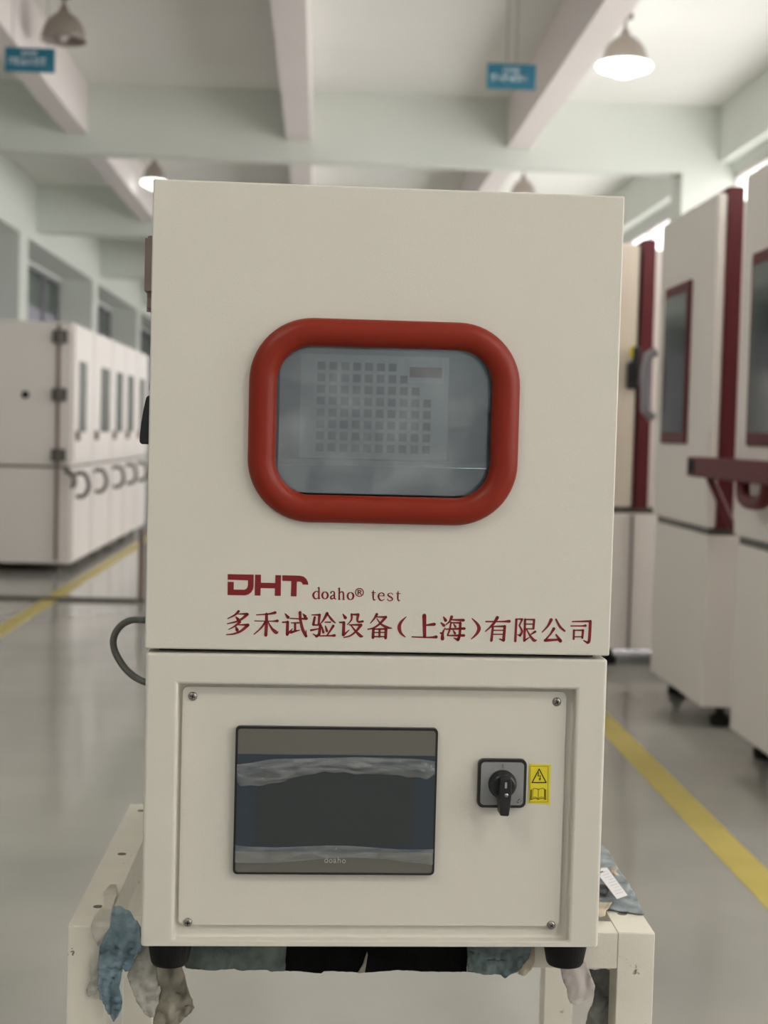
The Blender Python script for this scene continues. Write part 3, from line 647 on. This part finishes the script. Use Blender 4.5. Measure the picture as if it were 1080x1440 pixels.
cm = [on_plane(840 + a / 9.6, 1170 + b / 9.6, Vector((0, 0, TZ + .012)), Vector((0, 0, 1))) for a, b in [(45, 497), (130, 488), (405, 860), (260, 905), (35, 610)]]
bm = bmesh.new(); lo = [bm.verts.new(v) for v in cm]; hi = [bm.verts.new(v + Vector((0, 0, .0008))) for v in cm]
bm.faces.new(lo); bm.faces.new(hi)
for i in range(5): bm.faces.new((lo[i], lo[(i + 1) % 5], hi[(i + 1) % 5], hi[i]))
card = obj('paper_card', bm, mat('white_paper', S(226, 224, 226), .7), None)
tag(card, 'white printed paper card lying on the right rail padding', 'card')
bm = bmesh.new()
d1 = (cm[2] - cm[1]); d2 = (cm[3] - cm[2])
for k in range(9):
    a = cm[1] + d1 * (.12 + k * .095) + d2 * .14; b = a + d2 * (.68 if k % 3 else .5); tv = d1.normalized() * .0007; zz = Vector((0, 0, .0011))
    bm.faces.new([bm.verts.new(v + zz) for v in (a - tv, b - tv, b + tv, a + tv)])
obj('printed_lines', bm, mat('pale_print', S(176, 178, 186), .7), card, recalc=False)
bm = bmesh.new(); a = cm[1] + d1 * .10 + d2 * .55; tv = d1.normalized() * .0022; b = a + d2 * .4
bm.faces.new([bm.verts.new(v + Vector((0, 0, .0012))) for v in (a - tv, b - tv, b + tv, a + tv)])
obj('printed_heading', bm, mat('dark_print', S(50, 52, 60), .6), card, recalc=False)

# ------------------------------------------------------------------ pendant lamps
def lamp(x, y, zb, r, lit, label):
    e = empty('pendant_lamp', (x, y, zb)); tag(e, label, 'lamp')
    bm = bmesh.new(); lathe(bm, [(r, 0), (r * .98, .02), (r * .93, .07), (r * .82, .125), (r * .62, .175), (r * .38, .21), (r * .22, .23), (r * .18, .26), (r * .12, .28)], n=32, capped=False)
    o = obj('lamp_shade', bm, M['shade'], e, smooth=True); s = o.modifiers.new('t', 'SOLIDIFY'); s.thickness = .004
    bm = bmesh.new(); tube(bm, [(0, 0, .27), (0, 0, ZC - zb)], .012, 8); obj('lamp_rod', bm, M['hinge'], e)
    bm = bmesh.new(); lathe(bm, [(.06, ZC - zb - .03), (.06, ZC - zb)], n=16); obj('ceiling_rose', bm, M['hinge'], e)
    bm = bmesh.new(); prof = [(.02, .10), (r * .80, .03), (r * 1.12, -.0), (r * 1.17, -.02), (r * 1.1, -.04), (r * .65, -.07), (r * .25, -.10), (.01, -.105)] if lit else [(.02, .16), (.05, .1), (.055, .05), (.01, .0)]
    lathe(bm, prof, n=24); obj('diffuser', bm, M['lampglow'] if lit else M['white'], e, smooth=True)
    return e
lamp(2.345, 12.3, 4.17, .19, True, 'lit white pendant lamp at upper right beside the beam')
lamp(-2.075, 12.3, 4.19, .18, False, 'unlit brownish pendant lamp at upper left behind the blue sign')
lamp(-2.11, 19.2, 4.21, .14, True, 'small distant glowing pendant lamp above the chamber top left corner')
lamp(2.41, 18.9, 4.11, .16, True, 'distant pendant lamp just above the chamber top right of centre')

# ------------------------------------------------------------------ hanging signs
def sign(cx, cy, y, w, h, label, seed):
    p = on_plane(cx, cy, Vector((0, y, 0)), Vector((0, 1, 0)))
    e = empty('hanging_sign', p); tag(e, label, 'sign')
    bm = bmesh.new(); bx(bm, -w / 2, w / 2, -.01, .01, -h / 2, h / 2); obj('sign_board', bm, M['blue'], e)
    bm = bmesh.new(); rnd = random.Random(seed)
    def glyph(x, z, s):      # illegible white character of several strokes
        for _ in range(3):
            zz = z + rnd.uniform(-.45, .45) * s; bx(bm, x - s * .42, x + s * .42, -.013, -.011, zz - s * .06, zz + s * .06)
        for _ in range(2):
            xx = x + rnd.uniform(-.35, .35) * s; bx(bm, xx - s * .06, xx + s * .06, -.013, -.011, z - s * .45, z + s * .45)
    for k in range(3): glyph(-w * .06 + k * w * .11 - .02, h * .26, h * .26)
    for k in range(6): glyph(-w * .36 + k * w * .125, -h * .06, h * .30)
    obj('sign_text', bm, M['blueprint'], e)
    for x in (-w * .1, w * .1) if seed == 2 else (-w * .35, w * .35):
        bm = bmesh.new(); tube(bm, [(x, 0, h / 2), (x, 0, ZC - p.z)], .002, 6); obj('hanging_wire', bm, M['hinge'], e)
sign(42, 84.5, 11.0, .345, .165, 'small blue sign with white writing hanging at the upper left', 1)
sign(719, 108, 11.0, .345, .175, 'small blue sign with white writing hanging right of the centre beam', 2)

# ------------------------------------------------------------------ left row of machines
def left_machine(y0, y1, label, wy, end=False):
    XF = -1.98; e = empty('climate_cabinet', (XF, y0, 0)); tag(e, label, 'machine', 'cream cabinets in the left row')
    L = y1 - y0
    bm = bmesh.new(); bx(bm, -1.2, -.02, .02, L - .006, .07, .845); obj('base_cabinet', bm, M['paint_bg'], e, bevel=.008)
    bm = bmesh.new(); bx(bm, -1.2, -.02, 0, L - .006, .865, 2.02); obj('upper_cabinet', bm, M['paint_bg'], e, bevel=.008)
    bm = bmesh.new(); bx(bm, -1.18, -.05, .04, L - .04, .845, .865); obj('seam', bm, M['hinge'], e)
    bm = bmesh.new(); bx(bm, -.02, .0, .03, L - .03, .90, 2.0); d = obj('door', bm, M['paint_bg'], e, bevel=.006)
    bm = bmesh.new(); bx(bm, 0, .006, wy[0] - y0, wy[1] - y0, 1.14, 1.72); obj('window', bm, M['glassleft'], d)
    bm = bmesh.new(); bx(bm, -.02, -.004, .04, L - .04, .10, .82); obj('lower_door', bm, M['paint_bg'], e, bevel=.006)
    bm = bmesh.new(); yy = .12
    tube(bm, smooth_path([(0, yy, .80), (.07, yy + .02, .80), (.10, yy + .05, .70), (.06, yy + .08, .62), (0, yy + .1, .61)], 5), .018, 8); obj('door_handle', bm, M['hinge'], e, smooth=True)
    bm = bmesh.new(); bx(bm, -.005, .03, .10, .16, 1.07, 1.15); obj('latch', bm, M['brown'], e)
    for x in (-1.1, -.14):
        for y in (.12, L - .12):
            bm = bmesh.new(); lathe(bm, [(.035, 0), (.035, .02), (.015, .03), (.015, .08)], (x, y, 0), n=12); obj('caster', bm, M['hinge'], e)
    if end:
        bm = bmesh.new(); bx(bm, -.145, -.115, -.012, 0, .10, 2.0); obj('corner_profile', bm, M['brown'], e)
        for z in (1.90, 1.437, .951):
            bm = bmesh.new(); bx(bm, -.175, -.06, -.04, 0, z - .05, z + .05); tube(bm, [(-.12, -.035, z - .055), (-.12, -.035, z + .055)], .022, 10); obj('hinge', bm, M['hinge'], e)
        bm = bmesh.new(); lathe(bm, [(.03, 0), (.03, -.01), (.018, -.02)], (-.39, 0, 1.43), axis='Y', n=18); obj('cable_port', bm, M['dark'], e)
        bm = bmesh.new(); tube(bm, smooth_path([(-.06, -.02, .83), (0, -.05, .80), (.02, -.05, .74), (.0, -.02, .70)], 4), .02, 8); obj('corner_catch', bm, M['hinge'], e)
yy = [12.5, 13.55, 14.75, 15.75, 16.75, 17.75, 18.75]
wy = [(12.74, 13.12), (14.0, 14.55), (15.05, 15.5), (15.95, 16.4), (17.0, 17.4), (18.0, 18.4)]
lb = ['nearest cream cabinet of the left row, hinges and round port on its end', 'second cream cabinet of the left row with a narrow dark window', 'third cream cabinet of the left row, half way to the chamber edge', 'fourth cream cabinet of the left row near the chamber edge', 'fifth cream cabinet of the left row, mostly behind the chamber', 'farthest cream cabinet of the left row, hidden by the chamber']
for i in range(5): left_machine(yy[i], yy[i + 1], lb[i], wy[i], i == 0)

# ------------------------------------------------------------------ right row of machines
def right_machine(name, y0, y1, label, win, xf=1.60, cat='machine'):
    e = empty(name, (xf, y0, 0)); tag(e, label, cat); L = y1 - y0
    bm = bmesh.new(); bx(bm, .01, 1.5, .02, L - .02, .09, .81); obj('base_cabinet', bm, M['paint_bg'], e, bevel=.01)
    bm = bmesh.new(); bx(bm, .02, 1.48, .03, L - .03, .81, .84); obj('seam', bm, M['hinge'], e)
    bm = bmesh.new(); bx(bm, .09, 1.5, .02, L - .02, .84, 2.19); obj('upper_cabinet', bm, M['paint_bg'], e, bevel=.01)
    bm = bmesh.new(); bx(bm, 0, .045, 0, L, .84, 2.215); d = obj('door', bm, M['paint_bg'], e, bevel=.012)
    bm = bmesh.new(); bx(bm, .045, .11, -.004, L + .004, .84, 2.24); obj('door_seal', bm, M['darkred'], e)
    if win:
        a, b, c, f = win[0] - y0, win[1] - y0, 1.185, 1.90
        bm = bmesh.new(); bx(bm, -.014, .004, a, b, c, f); g = obj('window_frame', bm, M['darkred'], d, bevel=.01)
        bm = bmesh.new(); bx(bm, -.017, -.010, a + .035, b - .035, c + .05, f - .05); obj('window_glass', bm, M['glassdark'], g)
    for x in (.12, 1.38):
        for y in (.12, L - .12):
            bm = bmesh.new(); lathe(bm, [(.04, 0), (.045, .03), (.02, .05), (.02, .095)], (x, y, 0), n=12); obj('caster', bm, M['dark'], e)
    return e
a = right_machine('climate_cabinet', 4.55, 5.86, 'nearest tall cream cabinet at the right edge with a red bracket', (4.9, 5.69))
b = right_machine('climate_cabinet', 6.28, 7.30, 'tall cream cabinet with a narrow red-framed window in the right row', (6.65, 7.13))
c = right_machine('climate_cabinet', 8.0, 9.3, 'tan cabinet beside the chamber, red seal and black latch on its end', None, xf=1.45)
# the third cabinet's end carries its red seal further in, and a latch
for ch_ in list(c.children):
    if ch_.name.startswith('door_seal'): ch_.location.x = .165
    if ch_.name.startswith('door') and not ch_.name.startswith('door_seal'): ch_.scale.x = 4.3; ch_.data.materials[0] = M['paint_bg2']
    if ch_.name.startswith('upper_cabinet'): ch_.location.x = .18
bm = bmesh.new(); bx(bm, .14, .20, -.05, 0, 1.46, 1.60); bx(bm, .16, .2, -.07, -.02, 1.52, 1.68); obj('latch', bm, M['black'], c, bevel=.01)
bm = bmesh.new(); bx(bm, .15, .165, -.06, -.02, 1.62, 1.68); obj('latch_tip', bm, M['ylabel'], c)
bm = bmesh.new(); bx(bm, .195, .205, -.002, .015, .09, .80); obj('panel_seam', bm, M['hinge'], c)
# white pull handle on the second cabinet's door
bm = bmesh.new(); tube(bm, [(-.012, 1.03, 1.30), (-.05, 1.03, 1.34), (-.055, 1.03, 1.52), (-.045, 1.02, 1.60), (-.01, 1.02, 1.62)], .024, 10); obj('pull_handle', bm, M['lilac'], b, smooth=True)
# red bracket across the nearest cabinet, with its hook and diagonal stay
bm = bmesh.new(); bx(bm, -.09, -.02, .02, 1.72, 1.055, 1.135); br = obj('red_bracket', bm, M['darkred'], a, bevel=.006)
br.location = (0, -.0, 0)
bm = bmesh.new(); bx(bm, -.093, -.089, 1.60, 1.69, 1.07, 1.122); obj('bracket_opening', bm, M['dark'], br)
bm = bmesh.new(); tube(bm, [(-.05, 1.5, 1.06), (.04, 1.44, .85)], .018, 8); obj('diagonal_stay', bm, M['darkred'], a)
bm = bmesh.new(); tube(bm, smooth_path([(-.055, 1.0, 1.06), (-.06, .96, 1.0), (-.06, .86, .985), (-.06, .70, 1.0), (-.06, .66, 1.06)], 5), .026, 10); obj('hook', bm, M['darkred'], a, smooth=True)
# left: low dark rail and post on the floor
e = empty('floor_rail', (-1.2, 10.55, 0)); tag(e, 'low dark floor rail with a short post left of the chamber', 'rail')
bm = bmesh.new(); bx(bm, -1.6, 0.03, -.02, .02, 0, .022); obj('rail_bar', bm, M['hinge'], e)
bm = bmesh.new(); bx(bm, -.02, .02, -.02, .02, .02, .5); obj('post', bm, M['brown'], e)
